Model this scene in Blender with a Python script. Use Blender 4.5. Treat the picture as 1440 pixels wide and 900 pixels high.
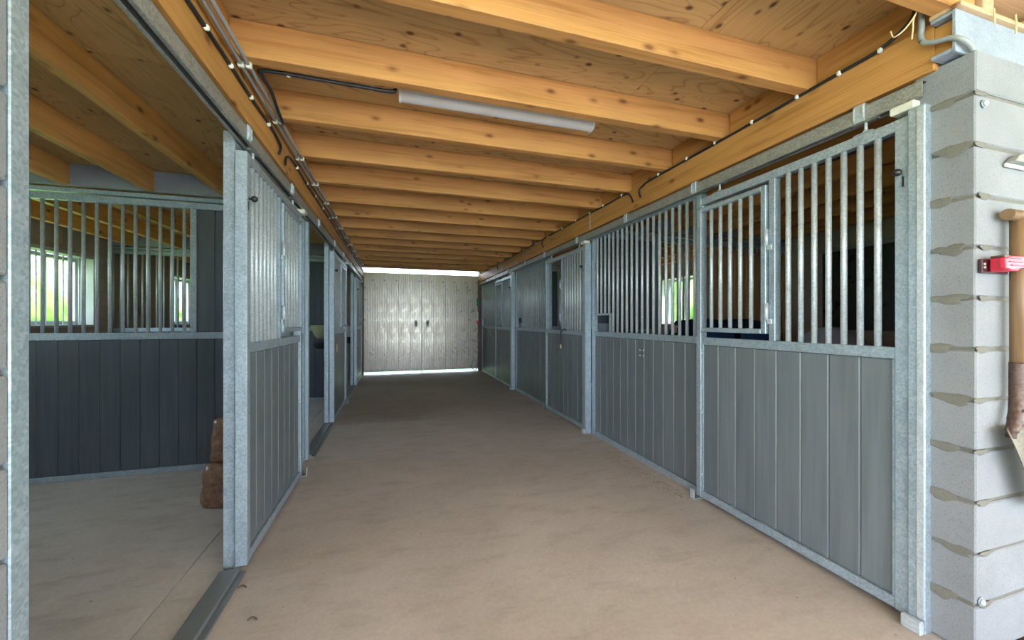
import bpy, bmesh, math, random
from mathutils import Vector, Matrix
random.seed(7)
scene = bpy.context.scene
col = scene.collection
for o in list(bpy.data.objects):
    bpy.data.objects.remove(o)

# ------------------------------------------------------------------ camera
F_PX = 543.0
YAW = math.atan(164 / 543)
cam_d = bpy.data.cameras.new('camera')
cam = bpy.data.objects.new('camera', cam_d)
col.objects.link(cam)
cam.location = (0, 0, 1.31)
cam.rotation_euler = (math.pi / 2, 0, -YAW)
cam_d.sensor_width = 36
cam_d.lens = 36 * F_PX / 1440
cam_d.shift_y = 2 / 1440
cam_d.clip_start = 0.02
cam_d.clip_end = 500
scene.camera = cam

# ------------------------------------------------------------------ world, sun, exposure
SKY_STRENGTH = 7.5
SUN_ENERGY = 38.0
EXPOSURE = 0.36
world = bpy.data.worlds.new('world')
scene.world = world
world.use_nodes = True
wn = world.node_tree
wn.nodes.clear()
bg = wn.nodes.new('ShaderNodeBackground')
wo = wn.nodes.new('ShaderNodeOutputWorld')
# soft bright overcast-blue sky: colour ramp over elevation
tc = wn.nodes.new('ShaderNodeTexCoord')
sx = wn.nodes.new('ShaderNodeSeparateXYZ')
rp = wn.nodes.new('ShaderNodeValToRGB')
rp.color_ramp.elements[0].position = 0.0
rp.color_ramp.elements[0].color = (0.74, 0.87, 1.0, 1)
rp.color_ramp.elements[1].position = 0.9
rp.color_ramp.elements[1].color = (0.62, 0.78, 1.0, 1)
wn.links.new(tc.outputs['Generated'], sx.inputs[0])
wn.links.new(sx.outputs['Z'], rp.inputs[0])
wn.links.new(rp.outputs[0], bg.inputs['Color'])
bg.inputs['Strength'].default_value = SKY_STRENGTH
wn.links.new(bg.outputs[0], wo.inputs['Surface'])
sun_d = bpy.data.lights.new('sun', 'SUN')
sun = bpy.data.objects.new('sun', sun_d)
col.objects.link(sun)
sun_d.energy = SUN_ENERGY
sun_d.angle = math.radians(2)
sun_d.color = (1.0, 0.975, 0.94)
SUN_DIR = Vector((-0.75, 0.45, -1.15))           # light travels from behind right, high
sun.rotation_euler = SUN_DIR.to_track_quat('-Z', 'Y').to_euler()
vs = scene.view_settings
vs.view_transform = 'Standard'
vs.look = 'None'
vs.gamma = 1
vs.use_curve_mapping = False
vs.exposure = EXPOSURE

# ------------------------------------------------------------------ materials
def new_mat(name):
    m = bpy.data.materials.new(name)
    m.use_nodes = True
    nt = m.node_tree
    p = nt.nodes['Principled BSDF']
    return m, nt, p

def N(nt, typ, **kw):
    n = nt.nodes.new(typ)
    for k, v in kw.items():
        setattr(n, k, v)
    return n

def coords(nt, scale=(1, 1, 1), rnd=True):
    t = N(nt, 'ShaderNodeTexCoord')
    m = N(nt, 'ShaderNodeMapping')
    m.inputs['Scale'].default_value = scale
    nt.links.new(t.outputs['Object'], m.inputs['Vector'])
    if rnd:
        oi = N(nt, 'ShaderNodeObjectInfo')
        mu = N(nt, 'ShaderNodeMath', operation='MULTIPLY')
        mu.inputs[1].default_value = 137.0
        nt.links.new(oi.outputs['Random'], mu.inputs[0])
        cb = N(nt, 'ShaderNodeCombineXYZ')
        for i in range(3):
            nt.links.new(mu.outputs[0], cb.inputs[i])
        nt.links.new(cb.outputs[0], m.inputs['Location'])
    return m.outputs[0]

def noise(nt, vec, scale, detail=4, rough=0.55, dist=0.0):
    n = N(nt, 'ShaderNodeTexNoise')
    n.inputs['Scale'].default_value = scale
    n.inputs['Detail'].default_value = detail
    n.inputs['Roughness'].default_value = rough
    n.inputs['Distortion'].default_value = dist
    nt.links.new(vec, n.inputs['Vector'])
    return n.outputs['Fac']

def ramp(nt, fac, stops):
    r = N(nt, 'ShaderNodeValToRGB')
    e = r.color_ramp.elements
    while len(e) < len(stops):
        e.new(0.5)
    for i, (p, c) in enumerate(stops):
        e[i].position = p
        e[i].color = (*c, 1) if len(c) == 3 else c
    nt.links.new(fac, r.inputs[0])
    return r.outputs[0]

def mix(nt, fac, a, b, mode='MIX'):
    n = N(nt, 'ShaderNodeMix', data_type='RGBA', blend_type=mode)
    for sock, v in ((n.inputs[0], fac), (n.inputs[6], a), (n.inputs[7], b)):
        if isinstance(v, (int, float)):
            sock.default_value = v
        elif isinstance(v, tuple):
            sock.default_value = (*v, 1)
        else:
            nt.links.new(v, sock)
    return n.outputs[2]

def bump(nt, p, h, strength, dist=0.01):
    b = N(nt, 'ShaderNodeBump')
    b.inputs['Strength'].default_value = strength
    b.inputs['Distance'].default_value = dist
    nt.links.new(h, b.inputs['Height'])
    nt.links.new(b.outputs[0], p.inputs['Normal'])

BW = lambda a: (a, a, a)

def plain(name, c, rough=0.5, metal=0.0, spec=0.5):
    m, nt, p = new_mat(name)
    v = coords(nt)
    f = noise(nt, v, 40, 3)
    cc = mix(nt, f, tuple(x * 0.85 for x in c), tuple(min(1, x * 1.1) for x in c))
    nt.links.new(cc, p.inputs['Base Color'])
    p.inputs['Roughness'].default_value = rough
    p.inputs['Metallic'].default_value = metal
    p.inputs['Specular IOR Level'].default_value = spec
    return m

def galvanised(name, dark, light, metal=0.42, rough=0.42, rust=0.12):
    m, nt, p = new_mat(name)
    v = coords(nt)
    d = noise(nt, v, 14, 3)
    vo = N(nt, 'ShaderNodeTexVoronoi')
    vo.inputs['Scale'].default_value = 125
    vo.inputs['Randomness'].default_value = 1
    nt.links.new(v, vo.inputs['Vector'])
    sp = N(nt, 'ShaderNodeSeparateColor')
    nt.links.new(vo.outputs['Color'], sp.inputs[0])
    c1 = mix(nt, sp.outputs[0], dark, light)
    c2 = ramp(nt, d, [(0.3, BW(0.82)), (0.7, BW(1.0))])
    c3 = mix(nt, 1.0, c1, c2, 'MULTIPLY')
    rn = ramp(nt, noise(nt, v, 9, 6, 0.7), [(0.62, BW(0)), (0.75, BW(rust * 3))])
    c4 = mix(nt, rn, c3, (0.34, 0.25, 0.17))
    nt.links.new(c4, p.inputs['Base Color'])
    p.inputs['Metallic'].default_value = metal
    rr = ramp(nt, sp.outputs[1], [(0, BW(rough - 0.06)), (1, BW(rough + 0.1))])
    nt.links.new(rr, p.inputs['Roughness'])
    return m

def wood(name, axis, base, dark, knots=True, rough=0.55):
    """sawn spruce, grain running along the axis"""
    m, nt, p = new_mat(name)
    sc = [9, 9, 9]
    sc[axis] = 0.55
    v = coords(nt, tuple(sc))
    g = noise(nt, v, 2.2, 6, 0.6, 0.4)
    c = ramp(nt, g, [(0.25, dark), (0.5, base), (0.8, tuple(min(1, x * 1.12) for x in base))])
    fs = [160, 160, 160]
    fs[axis] = 3
    v2 = coords(nt, tuple(fs))
    fine = ramp(nt, noise(nt, v2, 1, 3), [(0.3, BW(0.86)), (0.7, BW(1.06))])
    c = mix(nt, 1.0, c, fine, 'MULTIPLY')
    big = ramp(nt, noise(nt, coords(nt), 1.3, 2), [(0.3, BW(0.86)), (0.7, BW(1.08))])
    c = mix(nt, 1.0, c, big, 'MULTIPLY')
    if knots:
        ks = [9, 9, 9]
        ks[axis] = 4.2
        vk = coords(nt, tuple(ks))
        vo = N(nt, 'ShaderNodeTexVoronoi')
        vo.inputs['Scale'].default_value = 1
        nt.links.new(vk, vo.inputs['Vector'])
        k = ramp(nt, vo.outputs['Distance'], [(0.07, BW(0.9)), (0.13, BW(0.35)), (0.22, BW(0))])
        c = mix(nt, k, c, (0.16, 0.06, 0.02))
    nt.links.new(c, p.inputs['Base Color'])
    p.inputs['Roughness'].default_value = rough
    p.inputs['Specular IOR Level'].default_value = 0.3
    bump(nt, p, fine, 0.15, 0.003)
    return m

def plywood(name, axis, base, dark):
    m, nt, p = new_mat(name)
    sc = [2.6, 2.6, 2.6]
    sc[axis] = 0.5
    v = coords(nt, tuple(sc))
    w = noise(nt, v, 1.6, 2, 0.5, 0.8)
    mu = N(nt, 'ShaderNodeMath', operation='MULTIPLY')
    mu.inputs[1].default_value = 16
    nt.links.new(w, mu.inputs[0])
    fr = N(nt, 'ShaderNodeMath', operation='FRACT')
    nt.links.new(mu.outputs[0], fr.inputs[0])
    line = ramp(nt, fr.outputs[0], [(0.0, BW(0.75)), (0.10, BW(0.15)), (0.35, BW(0.0)), (0.9, BW(0.1)), (1.0, BW(0.75))])
    c = mix(nt, line, base, dark)
    fs = [150, 150, 150]
    fs[axis] = 4
    fine = ramp(nt, noise(nt, coords(nt, tuple(fs)), 1, 3), [(0.3, BW(0.9)), (0.7, BW(1.05))])
    c = mix(nt, 1.0, c, fine, 'MULTIPLY')
    big = ramp(nt, noise(nt, coords(nt), 1.1, 3), [(0.3, BW(0.82)), (0.7, BW(1.06))])
    c = mix(nt, 1.0, c, big, 'MULTIPLY')
    ks = [10, 10, 10]
    ks[axis] = 7.0
    vo = N(nt, 'ShaderNodeTexVoronoi')
    vo.inputs['Scale'].default_value = 1
    nt.links.new(coords(nt, tuple(ks)), vo.inputs['Vector'])
    k = ramp(nt, vo.outputs['Distance'], [(0.08, BW(0.95)), (0.12, BW(0.5)), (0.19, BW(0))])
    c = mix(nt, k, c, (0.10, 0.04, 0.015))
    nt.links.new(c, p.inputs['Base Color'])
    p.inputs['Roughness'].default_value = 0.6
    p.inputs['Specular IOR Level'].default_value = 0.25
    return m

def board_mat(name, c, rough=0.42):
    m, nt, p = new_mat(name)
    v = coords(nt, (30, 30, 1.5))
    s = ramp(nt, noise(nt, v, 1.2, 5), [(0.3, BW(0.84)), (0.7, BW(1.1))])
    cc = mix(nt, 1.0, c, s, 'MULTIPLY')
    d = ramp(nt, noise(nt, coords(nt), 3.0, 5, 0.65), [(0.5, BW(0)), (0.8, BW(0.22))])
    cc = mix(nt, d, cc, tuple(x * y for x, y in zip(c, (1.5, 1.25, 1.05))))
    oi = N(nt, 'ShaderNodeObjectInfo')
    vr = ramp(nt, oi.outputs['Random'], [(0, BW(0.88)), (1, BW(1.06))])
    cc = mix(nt, 1.0, cc, vr, 'MULTIPLY')
    nt.links.new(cc, p.inputs['Base Color'])
    rr = ramp(nt, noise(nt, coords(nt), 6, 4), [(0.3, BW(rough - 0.06)), (0.7, BW(rough + 0.12))])
    nt.links.new(rr, p.inputs['Roughness'])
    p.inputs['Specular IOR Level'].default_value = 0.5
    bump(nt, p, noise(nt, coords(nt, (220, 220, 40)), 1, 3), 0.12, 0.002)
    return m

def concrete_floor(name, a, b, stain):
    m, nt, p = new_mat(name)
    v = coords(nt, rnd=False)
    n1 = noise(nt, v, 0.9, 5, 0.6, 0.3)
    c = ramp(nt, n1, [(0.3, a), (0.7, b)])
    n2 = noise(nt, coords(nt, (1, 2.6, 1), rnd=False), 3.2, 6, 0.65)
    k = ramp(nt, n2, [(0.5, BW(0)), (0.72, BW(0.55))])
    c = mix(nt, k, c, stain)
    n3 = noise(nt, v, 55, 4, 0.7)
    s = ramp(nt, n3, [(0.3, BW(0.9)), (0.7, BW(1.07))])
    c = mix(nt, 1.0, c, s, 'MULTIPLY')
    vo = N(nt, 'ShaderNodeTexVoronoi')
    vo.inputs['Scale'].default_value = 7
    nt.links.new(v, vo.inputs['Vector'])
    sp = ramp(nt, vo.outputs['Distance'], [(0.02, BW(0.8)), (0.05, BW(0))])
    c = mix(nt, sp, c, tuple(x * 0.55 for x in stain))
    nt.links.new(c, p.inputs['Base Color'])
    rr = ramp(nt, n2, [(0.3, BW(0.55)), (0.7, BW(0.75))])
    nt.links.new(rr, p.inputs['Roughness'])
    p.inputs['Specular IOR Level'].default_value = 0.35
    bump(nt, p, n3, 0.15, 0.002)
    return m

def block_mat(name, c):
    m, nt, p = new_mat(name)
    v = coords(nt)
    n1 = noise(nt, v, 3.5, 5, 0.6)
    cc = ramp(nt, n1, [(0.3, tuple(x * 0.88 for x in c)), (0.7, tuple(min(1, x * 1.05) for x in c))])
    n2 = noise(nt, v, 190, 3, 0.7)
    s = ramp(nt, n2, [(0.28, BW(0.55)), (0.42, BW(0.95)), (0.7, BW(1.05))])
    cc = mix(nt, 1.0, cc, s, 'MULTIPLY')
    st = ramp(nt, noise(nt, v, 7, 6, 0.7), [(0.6, BW(0)), (0.8, BW(0.35))])
    cc = mix(nt, st, cc, (0.36, 0.30, 0.24))
    nt.links.new(cc, p.inputs['Base Color'])
    p.inputs['Roughness'].default_value = 0.9
    p.inputs['Specular IOR Level'].default_value = 0.2
    bump(nt, p, n2, 0.5, 0.004)
    return m

def block_wall_mat(name, c, mortar):
    """far block walls seen only through bars: courses in the material"""
    m, nt, p = new_mat(name)
    t = N(nt, 'ShaderNodeTexCoord')
    mp = N(nt, 'ShaderNodeMapping')
    mp.inputs['Rotation'].default_value = (math.pi / 2, 0, math.pi / 2)
    sepx = N(nt, 'ShaderNodeSeparateXYZ')
    nt.links.new(t.outputs['Object'], sepx.inputs[0])
    ad = N(nt, 'ShaderNodeMath', operation='ADD')
    nt.links.new(sepx.outputs[0], ad.inputs[0])
    nt.links.new(sepx.outputs[1], ad.inputs[1])
    cb = N(nt, 'ShaderNodeCombineXYZ')
    nt.links.new(ad.outputs[0], cb.inputs[0])
    nt.links.new(sepx.outputs[2], cb.inputs[1])
    br = N(nt, 'ShaderNodeTexBrick')
    br.inputs['Scale'].default_value = 1
    br.inputs['Brick Width'].default_value = 0.4
    br.inputs['Row Height'].default_value = 0.2
    br.inputs['Mortar Size'].default_value = 0.006
    br.inputs['Color1'].default_value = (*c, 1)
    br.inputs['Color2'].default_value = (*[x * 0.85 for x in c], 1)
    br.inputs['Mortar'].default_value = (*mortar, 1)
    nt.links.new(cb.outputs[0], br.inputs['Vector'])
    s = ramp(nt, noise(nt, coords(nt), 90, 3, 0.7), [(0.3, BW(0.8)), (0.7, BW(1.06))])
    cc = mix(nt, 1.0, br.outputs[0], s, 'MULTIPLY')
    nt.links.new(cc, p.inputs['Base Color'])
    p.inputs['Roughness'].default_value = 0.9
    return m

M = {}
M['galv'] = galvanised('galvanised_steel', (0.33, 0.42, 0.495), (0.49, 0.59, 0.67))
M['galv_bar'] = galvanised('galvanised_bar', (0.48, 0.54, 0.585), (0.64, 0.70, 0.745), metal=0.25, rough=0.38)
M['galv_dull'] = galvanised('galvanised_dull', (0.30, 0.31, 0.30), (0.46, 0.46, 0.44), metal=0.5, rough=0.5, rust=0.2)
M['track_dark'] = plain('track_inside', (0.02, 0.02, 0.02), 0.7)
M['joist'] = wood('spruce_joist', 0, (0.57, 0.275, 0.09), (0.37, 0.15, 0.037))
M['beam'] = wood('spruce_beam', 1, (0.54, 0.255, 0.078), (0.35, 0.145, 0.035))
M['stall_joist'] = wood('spruce_stall_joist', 1, (0.78, 0.39, 0.12), (0.55, 0.24, 0.06))
M['plate_wood'] = wood('plate_timber', 0, (0.62, 0.40, 0.24), (0.48, 0.29, 0.16))
M['ply_x'] = plywood('plywood_grain_x', 0, (0.62, 0.40, 0.18), (0.36, 0.19, 0.07))
M['ply_y'] = plywood('plywood_grain_y', 1, (0.62, 0.39, 0.165), (0.36, 0.19, 0.065))
M['ply_dark'] = plywood('plywood_stall', 1, (0.74, 0.48, 0.21), (0.48, 0.26, 0.09))
M['board'] = board_mat('grey_board', (0.155, 0.18, 0.20))
M['board_shaded'] = board_mat('grey_board_shaded', (0.085, 0.105, 0.13), 0.36)  # same grey board as the fronts, stall shade mixed into the colour
M['floor'] = concrete_floor('aisle_concrete', (0.485, 0.43, 0.39), (0.615, 0.56, 0.52), (0.37, 0.32, 0.28))
M['floor_stall'] = concrete_floor('stall_concrete', (0.52, 0.475, 0.43), (0.64, 0.60, 0.56), (0.33, 0.29, 0.255))
M['apron'] = concrete_floor('yard_concrete', (0.43, 0.44, 0.45), (0.53, 0.54, 0.55), (0.35, 0.35, 0.35))
M['joint'] = plain('joint_filler', (0.10, 0.08, 0.065), 0.9)
M['block'] = block_mat('aerated_block', (0.28, 0.285, 0.305))
M['mortar'] = block_mat('mortar', (0.20, 0.19, 0.165))
M['block_brown'] = block_wall_mat('shaded_block_wall', (0.52, 0.42, 0.34), (0.42, 0.34, 0.27))
M['panel_blue'] = plain('grey_blue_panel', (0.30, 0.33, 0.38), 0.5)
M['lintel'] = galvanised('painted_lintel', (0.30, 0.35, 0.45), (0.36, 0.42, 0.52), metal=0.1, rough=0.4, rust=0.1)
M['white'] = plain('white_plastic', (0.80, 0.80, 0.78), 0.4)
M['cream'] = plain('cream_plastic', (0.74, 0.72, 0.64), 0.45)
M['sill_steel'] = plain('sill_steel', (0.24, 0.27, 0.29), 0.4, 0.4)
M['black'] = plain('black_plastic', (0.018, 0.018, 0.02), 0.3)
M['cable'] = plain('black_cable', (0.018, 0.018, 0.022), 0.45)
M['conduit'] = plain('grey_conduit', (0.30, 0.29, 0.30), 0.45)
M['pipe'] = plain('grey_pipe', (0.30, 0.32, 0.33), 0.4)
M['red'] = plain('red_plastic', (0.75, 0.02, 0.06), 0.35)
M['maroon'] = plain('maroon_rail', (0.06, 0.012, 0.022), 0.3)
M['shaft'] = wood('shovel_shaft', 2, (0.25, 0.15, 0.08), (0.13, 0.075, 0.04), knots=False, rough=0.4)
M['rust_steel'] = galvanised('rusty_steel', (0.09, 0.05, 0.04), (0.14, 0.085, 0.07), metal=0.4, rough=0.4, rust=0.3)
M['blade'] = galvanised('worn_blade', (0.11, 0.07, 0.055), (0.17, 0.115, 0.09), metal=0.2, rough=0.45, rust=0.03)
M['navy'] = plain('navy_fabric', (0.014, 0.03, 0.085), 0.8)
M['blue'] = plain('blue_fabric', (0.03, 0.10, 0.28), 0.6)
M['slate'] = plain('slate_blue_plastic', (0.52, 0.56, 0.72), 0.35)
M['pink'] = plain('pink_card', (0.70, 0.40, 0.34), 0.7)
M['tan'] = plain('tan_card', (0.62, 0.50, 0.38), 0.7)
M['teal'] = plain('teal_plastic', (0.01, 0.16, 0.14), 0.4)
M['manger'] = plain('pale_green_plastic', (0.34, 0.38, 0.20), 0.5)
M['straw'] = plain('straw', (0.72, 0.52, 0.28), 0.8)
M['chaff'] = plain('brown_chaff', (0.34, 0.23, 0.13), 0.9)
M['plank'] = wood('rough_plank', 2, (0.62, 0.37, 0.19), (0.42, 0.23, 0.10), knots=False)
M['alu'] = plain('window_aluminium', (0.55, 0.58, 0.60), 0.35, 0.4)
M['sill'] = plain('pale_sill', (0.55, 0.55, 0.52), 0.6)
M['reveal'] = block_mat('rendered_reveal', (0.60, 0.60, 0.57))
M['shutter'] = board_mat('dark_shutter', (0.035, 0.04, 0.032), 0.3)
M['grass'] = concrete_floor('grass', (0.13, 0.26, 0.05), (0.22, 0.38, 0.09), (0.10, 0.20, 0.04))
M['leaf'] = concrete_floor('leaf', (0.08, 0.20, 0.03), (0.22, 0.36, 0.08), (0.05, 0.12, 0.02))
M['bark'] = plain('bark', (0.12, 0.085, 0.06), 0.9)

def sack_mat():
    m, nt, p = new_mat('wrapped_shavings')
    n = noise(nt, coords(nt), 22, 6, 0.7)
    c = ramp(nt, n, [(0.3, (0.10, 0.05, 0.028)), (0.55, (0.22, 0.115, 0.065)), (0.8, (0.36, 0.22, 0.13))])
    nt.links.new(c, p.inputs['Base Color'])
    p.inputs['Roughness'].default_value = 0.22
    p.inputs['Coat Weight'].default_value = 0.6
    p.inputs['Coat Roughness'].default_value = 0.08
    bump(nt, p, noise(nt, coords(nt), 16, 5, 0.7, 1.0), 0.7, 0.02)
    return m
M['sack'] = sack_mat()

def gate_mat():
    m, nt, p = new_mat('gate_sheet')
    v = coords(nt, rnd=False)
    n1 = noise(nt, coords(nt, (2.5, 2.5, 0.7), rnd=False), 1.2, 5, 0.6)
    c = ramp(nt, n1, [(0.3, (0.40, 0.355, 0.305)), (0.6, (0.56, 0.52, 0.47))])
    dirt = ramp(nt, noise(nt, v, 1.1, 4, 0.5, 0.3), [(0.45, BW(0)), (0.75, BW(0.7))])
    c = mix(nt, dirt, c, (0.31, 0.235, 0.18))
    nt.links.new(c, p.inputs['Base Color'])
    p.inputs['Metallic'].default_value = 0.45
    rr = ramp(nt, noise(nt, v, 5, 5, 0.6), [(0.3, BW(0.22)), (0.7, BW(0.38))])
    nt.links.new(rr, p.inputs['Roughness'])
    bump(nt, p, noise(nt, v, 6, 3, 0.5), 0.12, 0.01)
    return m
M['gate'] = gate_mat()

def glass_mat():
    m, nt, p = new_mat('window_glass')
    nt.nodes.remove(p)
    out = nt.nodes['Material Output']
    tr = N(nt, 'ShaderNodeBsdfTransparent')
    tr.inputs[0].default_value = (0.93, 0.96, 0.95, 1)
    gl = N(nt, 'ShaderNodeBsdfGlossy')
    gl.inputs['Roughness'].default_value = 0.03
    mx = N(nt, 'ShaderNodeMixShader')
    mx.inputs[0].default_value = 0.04
    nt.links.new(tr.outputs[0], mx.inputs[1])
    nt.links.new(gl.outputs[0], mx.inputs[2])
    nt.links.new(mx.outputs[0], out.inputs[0])
    return m
M['glass'] = glass_mat()

def tube_mat():
    m, nt, p = new_mat('diffuser')
    nt.links.new(mix(nt, noise(nt, coords(nt), 6, 3), (0.66, 0.63, 0.60), (0.78, 0.76, 0.74)), p.inputs['Base Color'])
    p.inputs['Roughness'].default_value = 0.16
    p.inputs['Coat Weight'].default_value = 0.5
    return m
M['diffuser'] = tube_mat()

# ------------------------------------------------------------------ mesh helpers
_cache = {}
def finish(bm, name, mat, smooth=False):
    me = bpy.data.meshes.new(name)
    bm.normal_update()
    bm.to_mesh(me)
    bm.free()
    me.materials.append(mat if not isinstance(mat, str) else M[mat])
    if smooth:
        for p in me.polygons:
            p.use_smooth = True
    return me

def cbox(sx, sy, sz, mat, b=0.003):
    """chamfered box centred on the origin"""
    key = ('box', round(sx, 4), round(sy, 4), round(sz, 4), mat, b)
    if key not in _cache:
        bm = bmesh.new()
        bmesh.ops.create_cube(bm, size=1)
        bmesh.ops.scale(bm, vec=(sx, sy, sz), verts=bm.verts)
        if b > 0:
            bmesh.ops.bevel(bm, geom=list(bm.edges), offset=min(b, 0.4 * min(sx, sy, sz)), segments=1, affect='EDGES')
        _cache[key] = finish(bm, 'box', mat)
    return _cache[key]

def rod(r, length, mat, axis='z', n=12):
    key = ('rod', round(r, 4), round(length, 4), mat, axis, n)
    if key not in _cache:
        bm = bmesh.new()
        bmesh.ops.create_cone(bm, cap_ends=True, segments=n, radius1=r, radius2=r, depth=length)
        if axis == 'x':
            bmesh.ops.rotate(bm, verts=bm.verts, matrix=Matrix.Rotation(math.pi / 2, 3, 'Y'))
        if axis == 'y':
            bmesh.ops.rotate(bm, verts=bm.verts, matrix=Matrix.Rotation(math.pi / 2, 3, 'X'))
        for f in bm.faces:
            f.smooth = len(f.verts) == 4
        me = finish(bm, 'rod', mat)
        _cache[key] = me
    return _cache[key]

def ball(r, mat, sx=1, sy=1, sz=1, sub=3):
    bm = bmesh.new()
    bmesh.ops.create_icosphere(bm, subdivisions=sub, radius=r)
    bmesh.ops.scale(bm, vec=(sx, sy, sz), verts=bm.verts)
    return finish(bm, 'ball', mat, True)

def catmull(pts, k=6):
    P = [Vector(p) for p in pts]
    if len(P) < 3:
        return P
    out = []
    for i in range(len(P) - 1):
        p0 = P[max(i - 1, 0)]; p1 = P[i]; p2 = P[i + 1]; p3 = P[min(i + 2, len(P) - 1)]
        for j in range(k):
            t = j / k
            out.append(0.5 * ((2 * p1) + (-p0 + p2) * t + (2 * p0 - 5 * p1 + 4 * p2 - p3) * t * t + (-p0 + 3 * p1 - 3 * p2 + p3) * t ** 3))
    out.append(P[-1])
    return out

def sweep(pts, r, mat, n=8, smooth_path=True, radii=None):
    path = catmull(pts) if smooth_path else [Vector(p) for p in pts]
    bm = bmesh.new()
    rings = []
    ref = Vector((0.123, 0.456, 0.88)).normalized()
    for i, p in enumerate(path):
        a = path[max(i - 1, 0)]; b = path[min(i + 1, len(path) - 1)]
        t = (b - a).normalized()
        u = t.cross(ref).normalized()
        w = t.cross(u).normalized()
        ref = -t.cross(u) if False else ref
        rr = r if radii is None else radii[min(len(radii) - 1, int(i * len(radii) / len(path)))]
        rings.append([bm.verts.new(p + rr * (math.cos(2 * math.pi * k / n) * u + math.sin(2 * math.pi * k / n) * w)) for k in range(n)])
    for a, b in zip(rings, rings[1:]):
        for k in range(n):
            bm.faces.new((a[k], a[(k + 1) % n], b[(k + 1) % n], b[k]))
    bm.faces.new(rings[0][::-1])
    bm.faces.new(rings[-1])
    bmesh.ops.recalc_face_normals(bm, faces=bm.faces)
    return finish(bm, 'sweep', mat, True)

def prism(outline, depth, mat, axis='y', b=0.0):
    """extrude a closed 2D outline; axis y: outline is (x,z); axis x: (y,z); axis z: (x,y)"""
    bm = bmesh.new()
    def mk(q, d):
        return {'y': (q[0], d, q[1]), 'x': (d, q[0], q[1]), 'z': (q[0], q[1], d)}[axis]
    v0 = [bm.verts.new(mk(q, -depth / 2)) for q in outline]
    v1 = [bm.verts.new(mk(q, depth / 2)) for q in outline]
    bm.faces.new(v0[::-1])
    bm.faces.new(v1)
    n = len(outline)
    for i in range(n):
        bm.faces.new((v0[i], v0[(i + 1) % n], v1[(i + 1) % n], v1[i]))
    bmesh.ops.recalc_face_normals(bm, faces=bm.faces)
    if b:
        bmesh.ops.bevel(bm, geom=list(bm.edges), offset=b, segments=1, affect='EDGES')
    return finish(bm, 'prism', mat)

WPOS = {}
def place(name, me, loc, parent=None, rot=None):
    o = bpy.data.objects.new(name, me)
    col.objects.link(o)
    loc = Vector(loc)
    if parent is not None:
        o.parent = parent
        o.location = loc - WPOS[parent.name]
    else:
        o.location = loc
    if rot:
        o.rotation_euler = rot
    WPOS[o.name] = loc
    return o

def tag(o, label=None, cat=None, group=None, kind=None):
    if label: o['label'] = label
    if cat: o['category'] = cat
    if group: o['group'] = group
    if kind: o['kind'] = kind
    return o

def thing(name, label, cat, loc, group=None):
    o = bpy.data.objects.new(name, None)
    col.objects.link(o)
    o.empty_display_size = 0.1
    o.location = loc
    WPOS[o.name] = Vector(loc)
    return tag(o, label, cat, group)

def bx(name, x0, x1, y0, y1, z0, z1, mat, parent=None, b=0.003):
    return place(name, cbox(abs(x1 - x0), abs(y1 - y0), abs(z1 - z0), mat, b),
                 ((x0 + x1) / 2, (y0 + y1) / 2, (z0 + z1) / 2), parent)

def struct(o, label=None):
    o['kind'] = 'structure'
    if label: o['label'] = label
    return o

# ------------------------------------------------------------------ layout constants
Y_FRONT0, Y_FRONT1 = 0.914, 1.10       # front wall
XR, XL = 2.13, -0.745                  # aisle faces of the sliding doors
WALL_R, WALL_L = 5.30, -4.00           # inner faces of the outer walls
Y_GATE = 10.10
STALL = [1.05, 4.06, 7.07]
STALL_END = 10.07
Z_JOIST, Z_CEIL = 2.55, 2.72
Z_SJ, Z_SC = 2.42, 2.60                # stall joists / stall ceiling
BW_ = 0.137                            # board width

# ------------------------------------------------------------------ ground outside
g = bx('ground', -60, 60, -40, 80, -0.40, -0.12, 'grass', b=0)
struct(g)
ap = bx('yard_pavement', -9, 10, -14, 0.90, -0.115, 0.0, 'apron', b=0)
struct(ap)

# added forecourt roof on posts, out of view, to shade the front wall
added_roof = struct(bx('ceiling', -10.0, 11.5, -4.6, 0.699, Z_CEIL + 0.03, Z_CEIL + 0.14, 'ply_dark', b=0))
for x in (-9.6, -4.4, 5.9, 11.1):
    bx('added_porch_post', x - 0.08, x + 0.08, -4.5, -4.34, 0.0, Z_CEIL + 0.0295, 'plate_wood', added_roof)

# ------------------------------------------------------------------ floor: slabs with sawn joints
fl = struct(bx('floor', WALL_L - 0.2, WALL_R + 0.2, 0.905, 10.35, -0.118, -0.012, 'joint', b=0))
gp = 0.004
X1, X2 = -0.86, 2.20
def slab(x0, x1, y0, y1, mat):
    bx('floor_slab', x0 + gp / 2, x1 - gp / 2, y0 + gp / 2, y1 - gp / 2, -0.0119, 0.0, mat, fl, b=0.0015)
for a, b in ((0.905, 5.23), (5.23, 10.35)):
    slab(X1, X2, a, b, 'floor')
for a, b in ((1.10, 4.08), (4.08, 7.09), (7.09, 10.35)):
    slab(-1.045, X1, a, b, 'floor_stall')
    slab(WALL_L, -1.045, a, b, 'floor_stall')
    slab(X2, WALL_R, a, b, 'floor_stall')

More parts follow.
